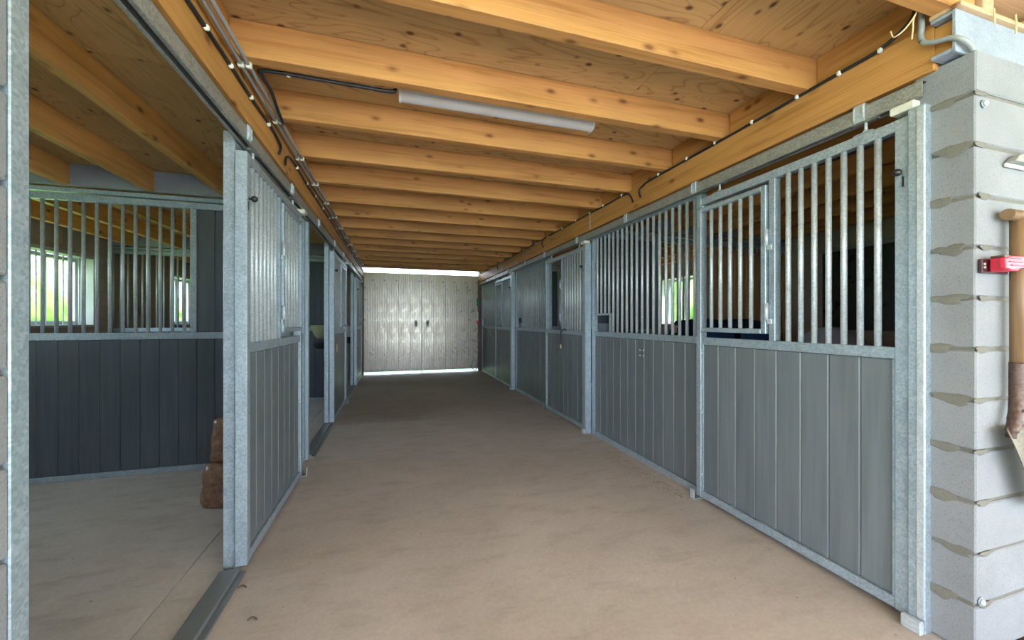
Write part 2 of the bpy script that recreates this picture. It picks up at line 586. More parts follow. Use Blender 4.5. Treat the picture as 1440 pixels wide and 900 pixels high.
# ------------------------------------------------------------------ ceiling over the aisle
ceil = struct(bx('ceiling', WALL_L - 0.3, WALL_R + 0.3, 0.70, 10.45, Z_CEIL + 0.021, Z_CEIL + 0.12, 'plate_wood', b=0))
for (x0, x1) in ((-0.80, 1.405), (1.405, 2.30)):
    ys = [0.72, 2.15, 3.40, 4.65, 5.90, 7.15, 8.40, 10.44] if x0 < 0 else [0.72, 1.535, 2.66, 3.90, 5.2, 6.4, 7.6, 8.9, 10.44]
    for i, (a, b) in enumerate(zip(ys, ys[1:])):
        mt = 'ply_y' if (x0 > 0 and i == 0) else 'ply_x'
        bx('plywood_sheet', x0 + 0.001, x1 - 0.001, a + 0.001, b - 0.001, Z_CEIL + 0.0004 * (i % 2), Z_CEIL + 0.0205, mt, ceil, b=0.001)
JY = [0.955 + 0.565 * i for i in range(16)]
for i, y in enumerate(JY):
    jw = 0.066 + random.uniform(-0.004, 0.004)
    dy = random.uniform(-0.008, 0.008)
    bx('joist', -0.80, 2.235, y + dy, y + dy + jw, Z_JOIST, Z_CEIL - 0.0006, 'joist', ceil, b=0.004)
for a, b in zip(JY, JY[1:]):
    for x in (-0.775, 2.165):
        bx('blocking', x, x + 0.045, a + 0.078, b - 0.010, Z_JOIST + 0.001, Z_CEIL - 0.001, 'beam', ceil, b=0.002)

# main beams over the stall fronts
tb = tag(bx('timber_beam', XR + 0.0, XR + 0.085, 1.022, 10.06, 2.352, Z_JOIST - 0.001, 'beam', b=0.005),
         'long orange timber beam above the closed right-hand stable doors', 'beam')
bx('beam_tongue', XR + 0.0, XR + 0.085, 0.957, 1.0215, 2.392, 2.517, 'beam', tb, b=0.002)
tb2 = tag(bx('timber_beam', XL - 0.085, XL + 0.012, 1.022, 10.06, 2.352, Z_JOIST - 0.001, 'beam', b=0.005),
          'long orange timber beam above the open left-hand stable doors', 'beam')

# ceilings over the stalls
def stall_ceiling(x0, x1, nm, lab):
    c = struct(bx('ceiling', x0, x1, 1.105, 10.30, Z_SC + 0.02, Z_SC + 0.10, 'plate_wood', b=0))
    ys = [1.105, 2.35, 3.6, 4.85, 6.1, 7.35, 8.6, 10.30]
    xm = (x0 + x1) / 2 + 0.1
    for a, b in zip(ys, ys[1:]):
        for p, q in ((x0, xm), (xm, x1)):
            bx('plywood_sheet', p + 0.001, q - 0.001, a + 0.001, b - 0.001, Z_SC, Z_SC + 0.0195, 'ply_dark', c, b=0.001)
    return c
sc_l = stall_ceiling(WALL_L, -0.836, 'left', '')
sc_r = stall_ceiling(2.222, WALL_R, 'right', '')
for k, y0 in enumerate(STALL):
    y1 = (STALL + [STALL_END])[k + 1] + 0.02
    ya = y0 + 0.06 if k else 1.105
    for j in range(5):
        x = -1.44 - 0.565 * j
        bx('joist', x - 0.031, x + 0.031, ya, y1 - 0.03, Z_SJ, Z_SC - 0.001, 'stall_joist', sc_l, b=0.003)
        x = 2.76 + 0.565 * j
        bx('joist', x - 0.031, x + 0.031, ya, y1 - 0.03, Z_SJ, Z_SC - 0.001, 'stall_joist', sc_r, b=0.003)
    # grey-blue closing panel above each partition
    bx('closing_panel', WALL_L + 0.002, -0.84, y1 - 0.028, y1 + 0.012, Z_SJ + 0.001, Z_SC - 0.001, 'panel_blue', sc_l)
    bx('closing_panel', 2.225, WALL_R - 0.002, y1 - 0.028, y1 + 0.012, Z_SJ + 0.001, Z_SC - 0.001, 'panel_blue', sc_r)

# ------------------------------------------------------------------ outer walls with window openings
WZ0, WZ1 = 1.235, 2.215
WINS = {'left': [(1.60, 3.81), (4.61, 6.82), (8.72, 9.83)], 'right': [(1.75, 3.58), (5.86, 6.80), (8.87, 9.83)]}
def long_wall(name, xi, sgn, closed):
    """sgn: direction pointing outside"""
    xo = xi + sgn * 0.30
    x0, x1 = min(xi, xo), max(xi, xo)
    w = struct(bx(name, x0, x1, 0.92, 10.35, 0.0, WZ0, 'block_brown', b=0))
    bx('wall_upper', x0, x1, 0.92, 10.35, WZ1, 2.735, 'block_brown', w, b=0)
    edges = [0.92] + [v for ab in WINS[name[5:]] for v in ab] + [10.35]
    for a, b in zip(edges[::2], edges[1::2]):
        bx('wall_pier', x0, x1, a, b, WZ0 + 0.0005, WZ1 - 0.0005, 'block_brown', w, b=0)
    return w
wl = long_wall('wall_left', WALL_L, -1, ())
wr = long_wall('wall_right', WALL_R, 1, ())
nwin = 0
for side, xi, sgn in (('left', WALL_L, -1), ('right', WALL_R, 1)):
    for k, (a, b) in enumerate(WINS[side]):
        nwin += 1
        xg = xi + sgn * 0.20
        w = bpy.data.objects.new('window_%d' % nwin, None)
        col.objects.link(w)
        w.location = (xi, (a + b) / 2, WZ0)
        WPOS[w.name] = Vector(w.location)
        struct(w)
        e = 0.004
        # rendered reveals, sill and frame
        bx('reveal', xi + sgn * 0.002, xi + sgn * 0.17, b - 0.024, b - e, WZ0 + e, WZ1 - e, 'reveal', w, b=0.001)
        bx('reveal', xi + sgn * 0.002, xi + sgn * 0.17, a + e, a + 0.024, WZ0 + e, WZ1 - e, 'reveal', w, b=0.001)
        shut = side == 'right' and k == 0
        if not shut:
          bx('window_sill', xi - sgn * 0.03, xi + sgn * 0.23, a + 0.026, b - 0.026, WZ0 + 0.002, WZ0 + 0.03, 'sill', w)
        if not shut:
          bx('lintel_strip', xi + sgn * 0.002, xi + sgn * 0.17, a + 0.026, b - 0.026, WZ1 - 0.05, WZ1 - e, 'sill', w)
        fw = 0.05
        if shut:
            # this one is closed by a dark boarded shutter
            n = 13
            stp = (b - a + 0.06) / n
            for i in range(n):
                bx('shutter_board', xi - 0.030, xi - 0.002, a - 0.03 + i * stp + 0.0004, a - 0.03 + (i + 1) * stp - 0.0004, WZ0 - 0.03, WZ1 - 0.03, 'shutter', w)
            bx('shutter_head', xi - 0.05, xi - 0.002, a - 0.05, b + 0.05, WZ1 - 0.029, WZ1 + 0.03, 'galv_dull', w)
            continue
        bx('window_frame', xg - 0.03, xg + 0.03, a + 0.026, a + 0.026 + fw, WZ0 + 0.031, WZ1 - 0.051, 'alu', w)
        bx('window_frame', xg - 0.03, xg + 0.03, b - 0.026 - fw, b - 0.026, WZ0 + 0.031, WZ1 - 0.051, 'alu', w)
        bx('window_frame', xg - 0.03, xg + 0.03, a + 0.077, b - 0.077, WZ0 + 0.031, WZ0 + 0.081, 'alu', w)
        bx('window_frame', xg - 0.03, xg + 0.03, a + 0.077, b - 0.077, WZ1 - 0.101, WZ1 - 0.051, 'alu', w)
        mid = (a + b) / 2
        bx('window_frame', xg - 0.03, xg + 0.03, mid - 0.03, mid + 0.03, WZ0 + 0.082, WZ1 - 0.102, 'alu', w)
        bx('pane', xg - 0.004, xg + 0.004, a + 0.078, mid - 0.031, WZ0 + 0.082, WZ1 - 0.102, 'glass', w, b=0)
        bx('pane', xg - 0.004, xg + 0.004, mid + 0.031, b - 0.078, WZ0 + 0.082, WZ1 - 0.102, 'glass', w, b=0)
        nb = max(6, round((b - a) / 0.14))
        for i in range(nb):
            yb = a + 0.12 + (b - a - 0.24) * i / (nb - 1)
            place('window_bar', rod(0.008, WZ1 - WZ0 - 0.085, 'galv_bar', n=8), (xi + sgn * 0.10, yb, (WZ0 + WZ1) / 2 - 0.01), w)

# back wall beside the gates
wb = struct(bx('wall_back', WALL_L, XL - 0.05, 10.12, 10.34, 0.0, 2.735, 'block_brown', b=0))
wb2 = struct(bx('wall_back', XR + 0.02, WALL_R, 10.12, 10.34, 0.0, 2.735, 'block_brown', b=0))

# ------------------------------------------------------------------ front wall of stacked blocks
def block_wall(name, x0, x1, start_right):
    core = struct(bx(name, x0 + 0.007, x1 - 0.007, Y_FRONT0 + 0.007, Y_FRONT1 - 0.007, 0.0, 2.36, 'mortar', b=0.002))
    rnd = random.Random(3)
    n = 12
    for r in range(n):
        z0 = 0.005 + 0.2 * r
        z1 = min(z0 + 0.19, 2.366)
        x = x0 if start_right else x1
        first = True
        while (x < x1 - 0.05) if start_right else (x > x0 + 0.05):
            L = 0.4
            if r % 2 == 0:
                L = 0.6 if first else 0.4
            first = False
            if start_right:
                xa, xb = x, min(x + L - 0.01, x1)
                x += L
            else:
                xa, xb = max(x - L + 0.01, x0), x
                x -= L
            dz = rnd.uniform(0, 0.003)
            dy = rnd.uniform(-0.0015, 0.0015)
            o = place('block', cbox(round(xb - xa, 2), Y_FRONT1 - Y_FRONT0, round(z1 - z0, 2) - 0.002, 'block', 0.005),
                      ((xa + xb) / 2, (Y_FRONT0 + Y_FRONT1) / 2 + dy, (z0 + z1) / 2 + dz), core)
            if xa == x0 or xb == x1:
                o.location.x += rnd.uniform(-0.0015, 0.0015)
    return core
fr = block_wall('wall_front_right', 2.155, 5.555, True)
fl_w = block_wall('wall_front_left', -4.39, -0.79, False)

def smear(parent, pos, w, h, face):
    """irregular patch of mortar squeezed out over a joint"""
    rnd = random.Random(int(pos[2] * 1000) + int(w * 5000))
    bm = bmesh.new()
    n = 14
    ring = []
    for ring_s, off in ((1.0, 0.0005), (0.80, 0.0025)):
        vs_ = []
        for i in range(n):
            a = 2 * math.pi * i / n
            q = ring_s * (0.75 + 0.35 * math.sin(3 * a + rnd.random()) * rnd.random() + 0.2 * rnd.random())
            u = math.cos(a) * w / 2 * q
            v = math.sin(a) * h / 2 * q
            vs_.append(bm.verts.new((-off, u, v) if face == 'x' else (u, -off, v)))
        ring.append(vs_)
    for i in range(n):
        bm.faces.new((ring[0][i], ring[0][(i + 1) % n], ring[1][(i + 1) % n], ring[1][i]))
    bm.faces.new(ring[1])
    bmesh.ops.recalc_face_normals(bm, faces=bm.faces)
    me = finish(bm, 'smear', 'mortar', True)
    place('mortar_smear', me, pos, parent)
for i in range(1, 12):
    z = 0.2 * i
    smear(fr, (2.1535, 1.00 + 0.03 * math.sin(i * 2.3), z), 0.13, 0.035 + 0.02 * abs(math.sin(i * 1.7)), 'x')
    smear(fr, (2.20 + 0.02 * math.sin(i), 0.9125, z), 0.10, 0.02 + 0.012 * abs(math.cos(i * 2.1)), 'y')

# steel channel lintel on the block wall, timber plate and joist ends on it
li = thing('steel_lintel', 'pale blue painted steel channel lintel on top of block wall', 'lintel', (2.10, 0.95, 2.367))
bx('web', 2.095, 5.55, 0.943, 0.953, 2.368, 2.535, 'lintel', li, b=0.001)
bx('flange', 2.095, 5.55, 0.9535, 1.018, 2.521, 2.535, 'lintel', li, b=0.002)
bx('flange', 2.095, 5.55, 0.9535, 1.018, 2.374, 2.388, 'lintel', li, b=0.002)
pl = tag(bx('timber_plate', 2.09, 5.56, 0.925, 1.02, 2.536, 2.553, 'plate_wood', b=0.002),
         'thin pale timber plate lying on the blue steel lintel', 'plank')
for j in range(6):
    x = 2.25 + 0.565 * j
    bx('joist', x, x + 0.07, 0.932, 1.09, 2.554, Z_CEIL - 0.001, 'plate_wood', ceil, b=0.003)

# ------------------------------------------------------------------ stall fronts
class Side:
    def __init__(s, xf, sg):
        s.xf, s.sg = xf, sg
    def box(s, name, d0, d1, y0, y1, z0, z1, mat, parent, b=0.003):
        a, c = s.xf + s.sg * d0, s.xf + s.sg * d1
        return bx(name, min(a, c), max(a, c), y0, y1, z0, z1, mat, parent, b)
    def at(s, d, y, z):
        return (s.xf + s.sg * d, y, z)
R = Side(XR, 1)
L = Side(XL, -1)
BR = 0.0138

def hanger(S, door, y):
    """roller carriage running in the track with its bolt and bracket"""
    h = place('hanger_bolt', rod(0.007, 0.075, 'galv_bar'), S.at(0.027, y, 2.2425), door)
    S.box('hanger_plate', 0.002, 0.052, y - 0.04, y + 0.04, 2.2055, 2.2105, 'galv', door, 0.001)
    place('nut', rod(0.014, 0.012, 'galv_bar', n=6), S.at(0.027, y, 2.217), door)
    S.box('carriage', 0.012, 0.042, y - 0.05, y + 0.05, 2.2605, 2.2735, 'galv_dull', door, 0.001)
    for dy in (-0.03, 0.03):
        place('wheel', rod(0.014, 0.012, 'galv_bar', 'x'), S.at(0.027, y + dy, 2.2885), door)

def sliding_door(S, ya, yb, label, hatch_open=False, simple=False):
    d = thing('sliding_stable_door', label, 'door', S.at(0.027, (ya + yb) / 2, 0.0))
    zt = 2.205
    D = 0.055
    S.box('stile', 0, D, ya, ya + 0.05, 0.03, zt, 'galv', d)
    S.box('stile', 0, D, yb - 0.045, yb, 0.03, zt, 'galv', d)
    S.box('top_rail', 0.004, D - 0.004, ya + 0.0505, yb - 0.0455, 2.155, zt, 'galv', d)
    S.box('middle_rail', 0.004, D - 0.004, ya + 0.0505, yb - 0.0455, 1.142, 1.195, 'galv', d)
    S.box('bottom_rail', 0.004, D - 0.004, ya + 0.0505, yb - 0.0455, 0.03, 0.08, 'galv', d)
    # tongue and groove boards
    n = 8
    w = (yb - ya - 0.097) / n
    for i in range(n):
        S.box('board', 0.016, 0.042, ya + 0.051 + i * w + 0.0006, ya + 0.051 + (i + 1) * w - 0.0006, 0.0805, 1.1415, 'board', d, 0.006)
    # edge strips holding the boards
    S.box('edge_strip', 0.006, 0.0155, yb - 0.060, yb - 0.0458, 0.081, 1.141, 'galv', d, 0.001)
    S.box('edge_strip', 0.006, 0.0155, ya + 0.0508, ya + 0.062, 0.081, 1.141, 'galv', d, 0.001)
    for z in (0.2, 0.65, 1.08):
        place('screw', rod(0.006, 0.006, 'white', 'x', 8), S.at(0.004, yb - 0.053, z), d)
    # bars in the near half
    ys = ya + 0.62
    S.box('stile', 0.004, D - 0.004, ys, ys + 0.04, 1.1955, 2.1545, 'galv', d)
    nb = 7
    for i in range(nb):
        y = ya + 0.05 + (ys - ya - 0.05) * (i + 1) / (nb + 1)
        place('bar', rod(BR, 0.96, 'galv_bar'), S.at(0.017, y, 1.675), d)
    # hinged hatch in the far half
    h0, h1 = ys + 0.05, yb - 0.02
    hz0, hz1 = 1.235, 2.13
    if hatch_open:
        hp = bpy.data.objects.new('hatch', None)
        col.objects.link(hp)
        hp.parent = d
        hp.location = Vector(S.at(0.02, h0, hz0)) - WPOS[d.name]
        hp.rotation_euler = (0, 0, -S.sg * math.radians(80))
        WPOS[hp.name] = Vector(S.at(0.02, h0, hz0))
    else:
        hp = bpy.data.objects.new('hatch', None)
        col.objects.link(hp)
        hp.parent = d
        hp.location = Vector(S.at(0.02, h0, hz0)) - WPOS[d.name]
        WPOS[hp.name] = Vector(S.at(0.02, h0, hz0))
    q = 0.034
    f0, f1 = -0.008, 0.026
    S.box('hatch_frame', f0, f1, h0, h0 + q, hz0, hz1, 'galv', hp)
    S.box('hatch_frame', f0, f1, h1 - q, h1, hz0, hz1, 'galv', hp)
    S.box('hatch_frame', f0, f1, h0 + q + 0.0004, h1 - q - 0.0004, hz0, hz0 + 0.03, 'galv', hp)
    S.box('hatch_frame', f0, f1, h0 + q + 0.0004, h1 - q - 0.0004, hz1 - 0.03, hz1, 'galv', hp)
    nb = 5
    for i in range(nb):
        y = h0 + q + (h1 - h0 - 2 * q) * (i + 1) / (nb + 1)
        place('bar', rod(BR * 0.92, hz1 - hz0 - 0.061, 'galv_bar'), S.at(0.010, y, (hz0 + hz1) / 2), hp)
    for z in (1.37, 1.81):
        place('hinge', rod(0.012, 0.10, 'galv_bar'), S.at(-0.009, ys + 0.045, z), d)
        S.box('hinge_arm', -0.010, 0.002, ys + 0.012, ys + 0.043, z - 0.075, z - 0.045, 'galv_bar', d, 0.002)
    S.box('latch', -0.012, 0.004, h1 - 0.055, h1 + 0.014, hz1 + 0.001, hz1 + 0.013, 'galv', d, 0.001)
    # black knob and slot
    kb = place('knob', ball(0.0165, 'black'), S.at(-0.026, ya + 0.027, 1.962), d)
    place('knob_stem', rod(0.006, 0.03, 'black', 'x', 8), S.at(-0.013, ya + 0.027, 1.962), d)
    S.box('slot', -0.0022, 0.001, ya + 0.016, ya + 0.023, 1.90, 1.945, 'black', d, 0)
    for y in (ya + 0.175, yb - 0.19):
        hanger(S, d, y)
    return d

def fixed_panel(S, ya, yb, label, feed=True):
    d = thing('stall_front_panel', label, 'stall panel', S.at(0.095, (ya + yb) / 2, 0.0))
    a0, a1 = 0.068, 0.122
    S.box('stile', a0, a1, ya, ya + 0.05, 0.0, 2.26, 'galv', d)
    S.box('stile', a0, a1, yb - 0.05, yb, 0.0, 2.26, 'galv', d)
    S.box('top_rail', a0, a1, ya, yb, 2.2605, 2.315, 'galv', d)
    S.box('middle_rail', a0 + .004, a1 - .004, ya + .0505, yb - .0505, 1.142, 1.195, 'galv', d)
    S.box('bottom_rail', a0 + .004, a1 - .004, ya + .0505, yb - .0505, 0.0, 0.05, 'galv', d)
    inner0, inner1 = ya + 0.051, yb - 0.051
    n = round((inner1 - inner0) / BW_)
    w = (inner1 - inner0) / n
    for i in range(n):
        S.box('board', a0 + .014, a0 + .040, inner0 + i * w + .0006, inner0 + (i + 1) * w - .0006, 0.0505, 1.1415, 'board', d, 0.006)
    S.box('edge_strip', a0 + .003, a0 + .0135, inner1 - 0.014, inner1, 0.051, 1.141, 'galv', d, 0.001)
    nb = 19
    for i in range(nb):
        y = inner0 + (inner1 - inner0) * (i + 0.5) / nb
        short = feed and i >= nb - 4 and i < nb
        z0 = 1.402 if short else 1.195
        place('bar', rod(BR * 0.95, 2.26 - z0, 'galv_bar'), S.at(0.095, y, (z0 + 2.26) / 2), d)
    if feed:
        y0 = inner0 + (inner1 - inner0) * (nb - 4) / nb
        S.box('feed_rail', a0 + .01, a1 - .01, y0, inner1, 1.378, 1.4015, 'galv', d)
        S.box('feed_cheek', a0 + .01, a1 - .01, y0 - 0.001, y0 + 0.02, 1.1955, 1.3775, 'galv', d)
        S.box('feed_trough', a1 + 0.002, a1 + 0.20, y0 + 0.01, inner1, 1.02, 1.29, 'board_shaded', d)
    for (dy, dz) in ((0, 0), (0.05, 0), (0, -0.05), (0.05, -0.05)):
        place('screw', rod(0.006, 0.006, 'white', 'x', 8), S.at(a0 + .0125, (ya + yb) / 2 - 0.12 + dy, 1.04 + dz), d)
    return d

def post(S, d0, d1, y0, y1, z1, label, foot=True):
    p = thing('steel_post', label, 'post', S.at((d0 + d1) / 2, (y0 + y1) / 2, 0))
    S.box('post_body', d0, d1, y0, y1, 0.0, z1, 'galv', p)
    if S is R:
        S.box('post_lip', d0 - 0.004, d0 - 0.0005, y0 + 0.002, y0 + (y1 - y0) * 0.45, 0.06, z1 - 0.01, 'galv_bar', p, 0.001)
    if S is R:
        S.box('foot_plate', d0 - 0.03, d0 - 0.0045, y0, y1 + 0.01, 0.0, 0.055, 'galv_bar', p, 0.004)
    return p

ORD = ['nearest', 'middle', 'farthest']
for k, y0 in enumerate(STALL):
    end = (STALL + [STALL_END])[k + 1]
    where = ['beside the block pillar', 'second along the aisle', 'nearest the far gates'][k]
    sliding_door(R, y0 + 0.055, y0 + 1.29,
                 ['closed grey boarded sliding stable door beside the block pillar, right side',
                  'closed grey sliding stable door second from the block pillar with open hatch',
                  'closed grey sliding stable door nearest the far gates on the right'][k], hatch_open=(k == 1))
    fixed_panel(R, y0 + 1.315, end - 0.005,
                ['fixed grey barred stall panel between first and second right-hand doors',
                 'fixed grey barred stall panel between second and third right-hand doors',
                 'fixed grey barred stall panel right beside the far gates'][k])
    post(R, -0.004 if k else -0.012, 0.064, y0 if k else 1.045, y0 + 0.053, 2.224,
         ['galvanised steel post against the block pillar on the right',
          'galvanised steel post between first and second stalls on the right',
          'galvanised steel post between second and third stalls on the right'][k])
    sliding_door(L, y0 + 1.29, y0 + 2.54,
                 ['opened grey sliding stable door nearest the camera on the left',
                  'opened grey sliding stable door in the middle of the left side',
                  'opened grey sliding stable door nearest the far gates on the left'][k])
    fixed_panel(L, y0 + 1.33, end - 0.005,
                ['fixed barred stall panel behind the nearest opened left door',
                 'fixed barred stall panel behind the middle opened left door',
                 'fixed barred stall panel behind the farthest opened left door'][k], feed=False)
    post(L, 0.045, 0.115, y0 if k else 1.102, y0 + 0.053 if k else 1.150, 2.255,
         ['galvanised steel post against the left block wall at picture edge',
          'galvanised steel post between first and second stalls on the left',
          'galvanised steel post between second and third stalls on the left'][k])
    # threshold sill across each opened left doorway
    s = thing('door_sill', ['grey steel threshold across the nearest open left stall doorway',
                            'grey steel threshold across the middle open left stall doorway',
                            'grey steel threshold across the farthest open left stall doorway'][k], 'threshold',
              (-0.815, y0 + 0.7, 0))
    bx('sill_top', -0.865, -0.775, y0 + (0.10 if k == 0 else 0.055), y0 + 1.285, 0.0, 0.028, 'sill_steel', s, 0.004)
    bx('sill_lip', -0.7745, -0.745, y0 + (0.10 if k == 0 else 0.055), y0 + 1.285, 0.0, 0.010, 'sill_steel', s, 0.002)
    # floor guide under the door end
    for S, yy, lb in ((L, y0 + 2.60, 'left'), (R, y0 + 1.30, 'right')):
        gd = thing('door_guide', 'small bent steel floor guide at %s foot of the %s %s door' % ('the', ORD[k], lb), 'guide', S.at(-0.01, yy, 0))
        S.box('guide_base', -0.03, 0.06, yy - 0.02, yy + 0.02, 0.0, 0.006, 'galv', gd, 0.001)
        S.box('guide_tongue', -0.03, -0.024, yy - 0.02, yy + 0.02, 0.0065, 0.07, 'galv_bar', gd, 0.001)

# tracks
def track(S, label):
    t = thing('door_track', label, 'track', S.at(0.027, 1.06, 2.262))
    y0, y1 = 1.06, 10.06
    S.box('track_wall', 0.0, 0.004, y0, y1, 2.268, 2.328, 'galv_dull', t, 0.001)
    S.box('track_wall', 0.052, 0.056, y0, y1, 2.268, 2.328, 'galv_dull', t, 0.001)
    S.box('track_top', 0.0, 0.056, y0, y1, 2.3285, 2.333, 'galv_dull', t, 0.001)
    S.box('track_inside', 0.0045, 0.0515, y0, y1, 2.3235, 2.3280, 'track_dark', t, 0)
    S.box('track_lip', 0.0, 0.0165, y0, y1, 2.2625, 2.2675, 'galv_dull', t, 0.001)
    S.box('track_lip', 0.0395, 0.056, y0, y1, 2.2625, 2.2675, 'galv_dull', t, 0.001)
    for k, s0 in enumerate(STALL):
        for yy in (s0 + 0.24, s0 + 1.31, s0 + 2.2):
            S.box('bracket', -0.006, -0.0005, yy - 0.022, yy + 0.022, 2.262, 2.345, 'galv_bar', t, 0.001)
            S.box('bracket_rib', -0.013, -0.0065, yy - 0.022, yy - 0.016, 2.275, 2.335, 'galv_bar', t, 0.001)
            S.box('bracket_rib', -0.013, -0.0065, yy + 0.016, yy + 0.022, 2.275, 2.335, 'galv_bar', t, 0.001)
            place('bracket_bolt', rod(0.006, 0.01, 'galv_bar', 'x', 6), S.at(-0.0105, yy, 2.30), t)
            S.box('bracket_strap', 0.01, 0.046, yy - 0.016, yy + 0.016, 2.3335, 2.3515, 'galv_dull', t, 0.001)
        ys = s0 + 0.045 if S is R else s0 + 2.60
        # cream end stop with its stud
        S.box('end_stop', -0.012, 0.068, ys - 0.015, ys + 0.075, 2.226, 2.2615, 'cream', t, 0.006)
    return t
track(R, 'galvanised steel sliding door track under the right-hand beam')
track(L, 'galvanised steel sliding door track under the left-hand beam')

# ------------------------------------------------------------------ partitions between the stalls
def partition(side, y, label):
    if side == 'left':
        x0, x1 = WALL_L + 0.002, XL - 0.124
        def fx(t): return x1 - t
    else:
        x0, x1 = XR + 0.124, WALL_R - 0.002
        def fx(t): return x0 + t
    W = x1 - x0
    p = thing('stall_partition', label, 'partition', ((x0 + x1) / 2, y, 0))
    t0, t1 = y - 0.022, y + 0.022
    def b(name, a, c, z0, z1, mat, q=0.003, u0=t0, u1=t1):
        xa, xc = fx(a), fx(c)
        return bx(name, min(xa, xc), max(xa, xc), u0, u1, z0, z1, mat, p, q)
    b('bottom_rail', 0, W, 0.0, 0.045, 'galv')
    b('middle_rail', 0, W, 1.155, 1.215, 'galv')
    b('top_rail', 0, W, 2.305, 2.360, 'galv')
    b('top_tube', 0, W, 2.372, 2.408, 'galv')
    n = round(W / BW_)
    w = W / n
    for i in range(n):
        b('board', i * w + .0008, (i + 1) * w - .0008, 0.0455, 1.1545, 'board_shaded', 0.004, y - 0.014, y + 0.014)
    ns = 6
    for i in range(ns):
        b('board', i * w + .0008, (i + 1) * w - .0008, 1.2155, 2.3045, 'board_shaded', 0.004, y - 0.014, y + 0.014)
    b('stile', ns * w, ns * w + 0.048, 1.2155, 2.3045, 'galv')
    st = ns * w + 0.048
    nb = int((W - st) / 0.087)
    for i in range(nb):
        place('bar', rod(0.0125, 1.09, 'galv_bar'), (fx(st + 0.05 + i * 0.087), y, 1.76), p)
    return p
partition('left', 4.10, 'shade-toned grey boarded stall partition with bars, first inside the left stalls')
partition('left', 7.11, 'shade-toned grey boarded stall partition with bars, farther inside the left stalls')
partition('right', 4.10, 'shade-toned grey boarded stall partition with bars, first inside the right stalls')
partition('right', 7.11, 'shade-toned grey boarded stall partition with bars, farther inside the right stalls')

# ------------------------------------------------------------------ far gates
def gate(x0, x1, label, handle_x):
    g = thing('gate_leaf', label, 'gate', ((x0 + x1) / 2, Y_GATE + 0.03, 0.085))
    z0, z1 = 0.085, 2.52
    n = 5
    w = (x1 - x0) / n
    for i in range(n):
        a, b = x0 + i * w + 0.0002, x0 + (i + 1) * w - 0.0002
        # ribbed sheet: shallow trapezoid ribs
        pts = []
        m = 5
        rw = (b - a) / m
        for j in range(m):
            s = a + j * rw
            for u, d in ((0.0, 0.008), (0.07, 0.008), (0.12, 0.0), (0.88, 0.0), (0.93, 0.008)):
                pts.append((s + u * rw, Y_GATE + d))
        pts.append((b, Y_GATE + 0.004))
        outl = pts + [(b, Y_GATE + 0.045), (a, Y_GATE + 0.045)]
        cx = (a + b) / 2
        outl = [(q[0] - cx, q[1] - Y_GATE - 0.02) for q in outl]
        place('gate_panel', prism(outl, z1 - z0 - 0.002, 'gate', 'z'), (cx, Y_GATE + 0.02, (z0 + z1) / 2), g)
    bx('gate_back', x0, x1, Y_GATE + 0.046, Y_GATE + 0.052, z0, z1, 'gate', g, 0)
    bx('bottom_channel', x0 + 0.002, x1 - 0.002, Y_GATE - 0.004, Y_GATE + 0.05, 0.06, 0.0845, 'galv', g)
    bx('lock_plate', handle_x - 0.035, handle_x + 0.035, Y_GATE - 0.012, Y_GATE - 0.001, 1.17, 1.34, 'galv_dull', g)
    bx('handle', handle_x - 0.02, handle_x + 0.02, Y_GATE - 0.05, Y_GATE - 0.0125, 1.22, 1.31, 'black', g, 0.008)
    return g
gate(-0.760, 0.640, 'left leaf of the dusty white ribbed metal gate at the aisle end', 0.50)
gate(0.646, 2.135, 'right leaf of the dusty white ribbed metal gate at the aisle end', 0.79)
mp = tag(bx('meeting_post', 0.632, 0.654, Y_GATE - 0.03, Y_GATE - 0.006, 0.0, 2.51, 'galv_bar'),
         'thin steel post where the two far gate leaves meet', 'post')
dj = tag(bx('door_jamb', 2.095, 2.20, 10.062, 10.094, 0.0, 2.50, 'rust_steel'), 'dark rusty steel jamb right of the far gates', 'post')
dj = tag(bx('door_jamb', -0.83, -0.735, 10.062, 10.094, 0.0, 2.50, 'rust_steel'), 'dark rusty steel jamb left of the far gates', 'post')

# ------------------------------------------------------------------ lamp and wiring
lp = thing('strip_lamp', 'long white strip lamp mounted between the ceiling joists', 'lamp', (0.65, 2.36, Z_CEIL))
bx('lamp_base', 0.035, 1.265, 2.325, 2.395, 2.655, 2.7195, 'white', lp, 0.006)
lens = []
for i in range(13):
    a = math.pi * i / 12
    lens.append((0.052 * math.cos(a), -0.052 * math.sin(a)))
place('diffuser', prism(lens, 1.235, 'diffuser', 'x'), (0.65, 2.36, 2.6545), lp)
for x in (0.03, 1.27):
    place('end_cap', prism([(q[0] * 1.06, q[1] * 1.06 + 0.0) for q in lens] + [(-0.055, 0.03), (0.055, 0.03)][::1], 0.014, 'white', 'x', 0), (x + (-0.003 if x < 0.5 else 0.003), 2.36, 2.6545), lp)
for x in (0.20, 0.48, 0.83, 1.12):
    bx('clip', x - 0.008, x + 0.008, 2.302, 2.3245, 2.642, 2.664, 'galv_dull', lp, 0.002)
    bx('clip', x - 0.008, x + 0.008, 2.3955, 2.418, 2.642, 2.664, 'galv_dull', lp, 0.002)

def clip(parent, loc, sx=0.02, mat='white'):
    place('cable_clip', cbox(sx, 0.018, 0.022, mat, 0.005), loc, parent)

def run(name, label, pts, r, mat, clips=(), clip_off=(0, 0, 0), cat='cable'):
    t = thing(name, label, cat, pts[0])
    me = sweep([Vector(p) - Vector(pts[0]) for p in pts], r, mat)
    place('cable_run' if mat == 'cable' else 'tube', me, pts[0], t)
    for c in clips:
        clip(t, (c[0] + clip_off[0], c[1] + clip_off[1], c[2] + clip_off[2]))
    return t

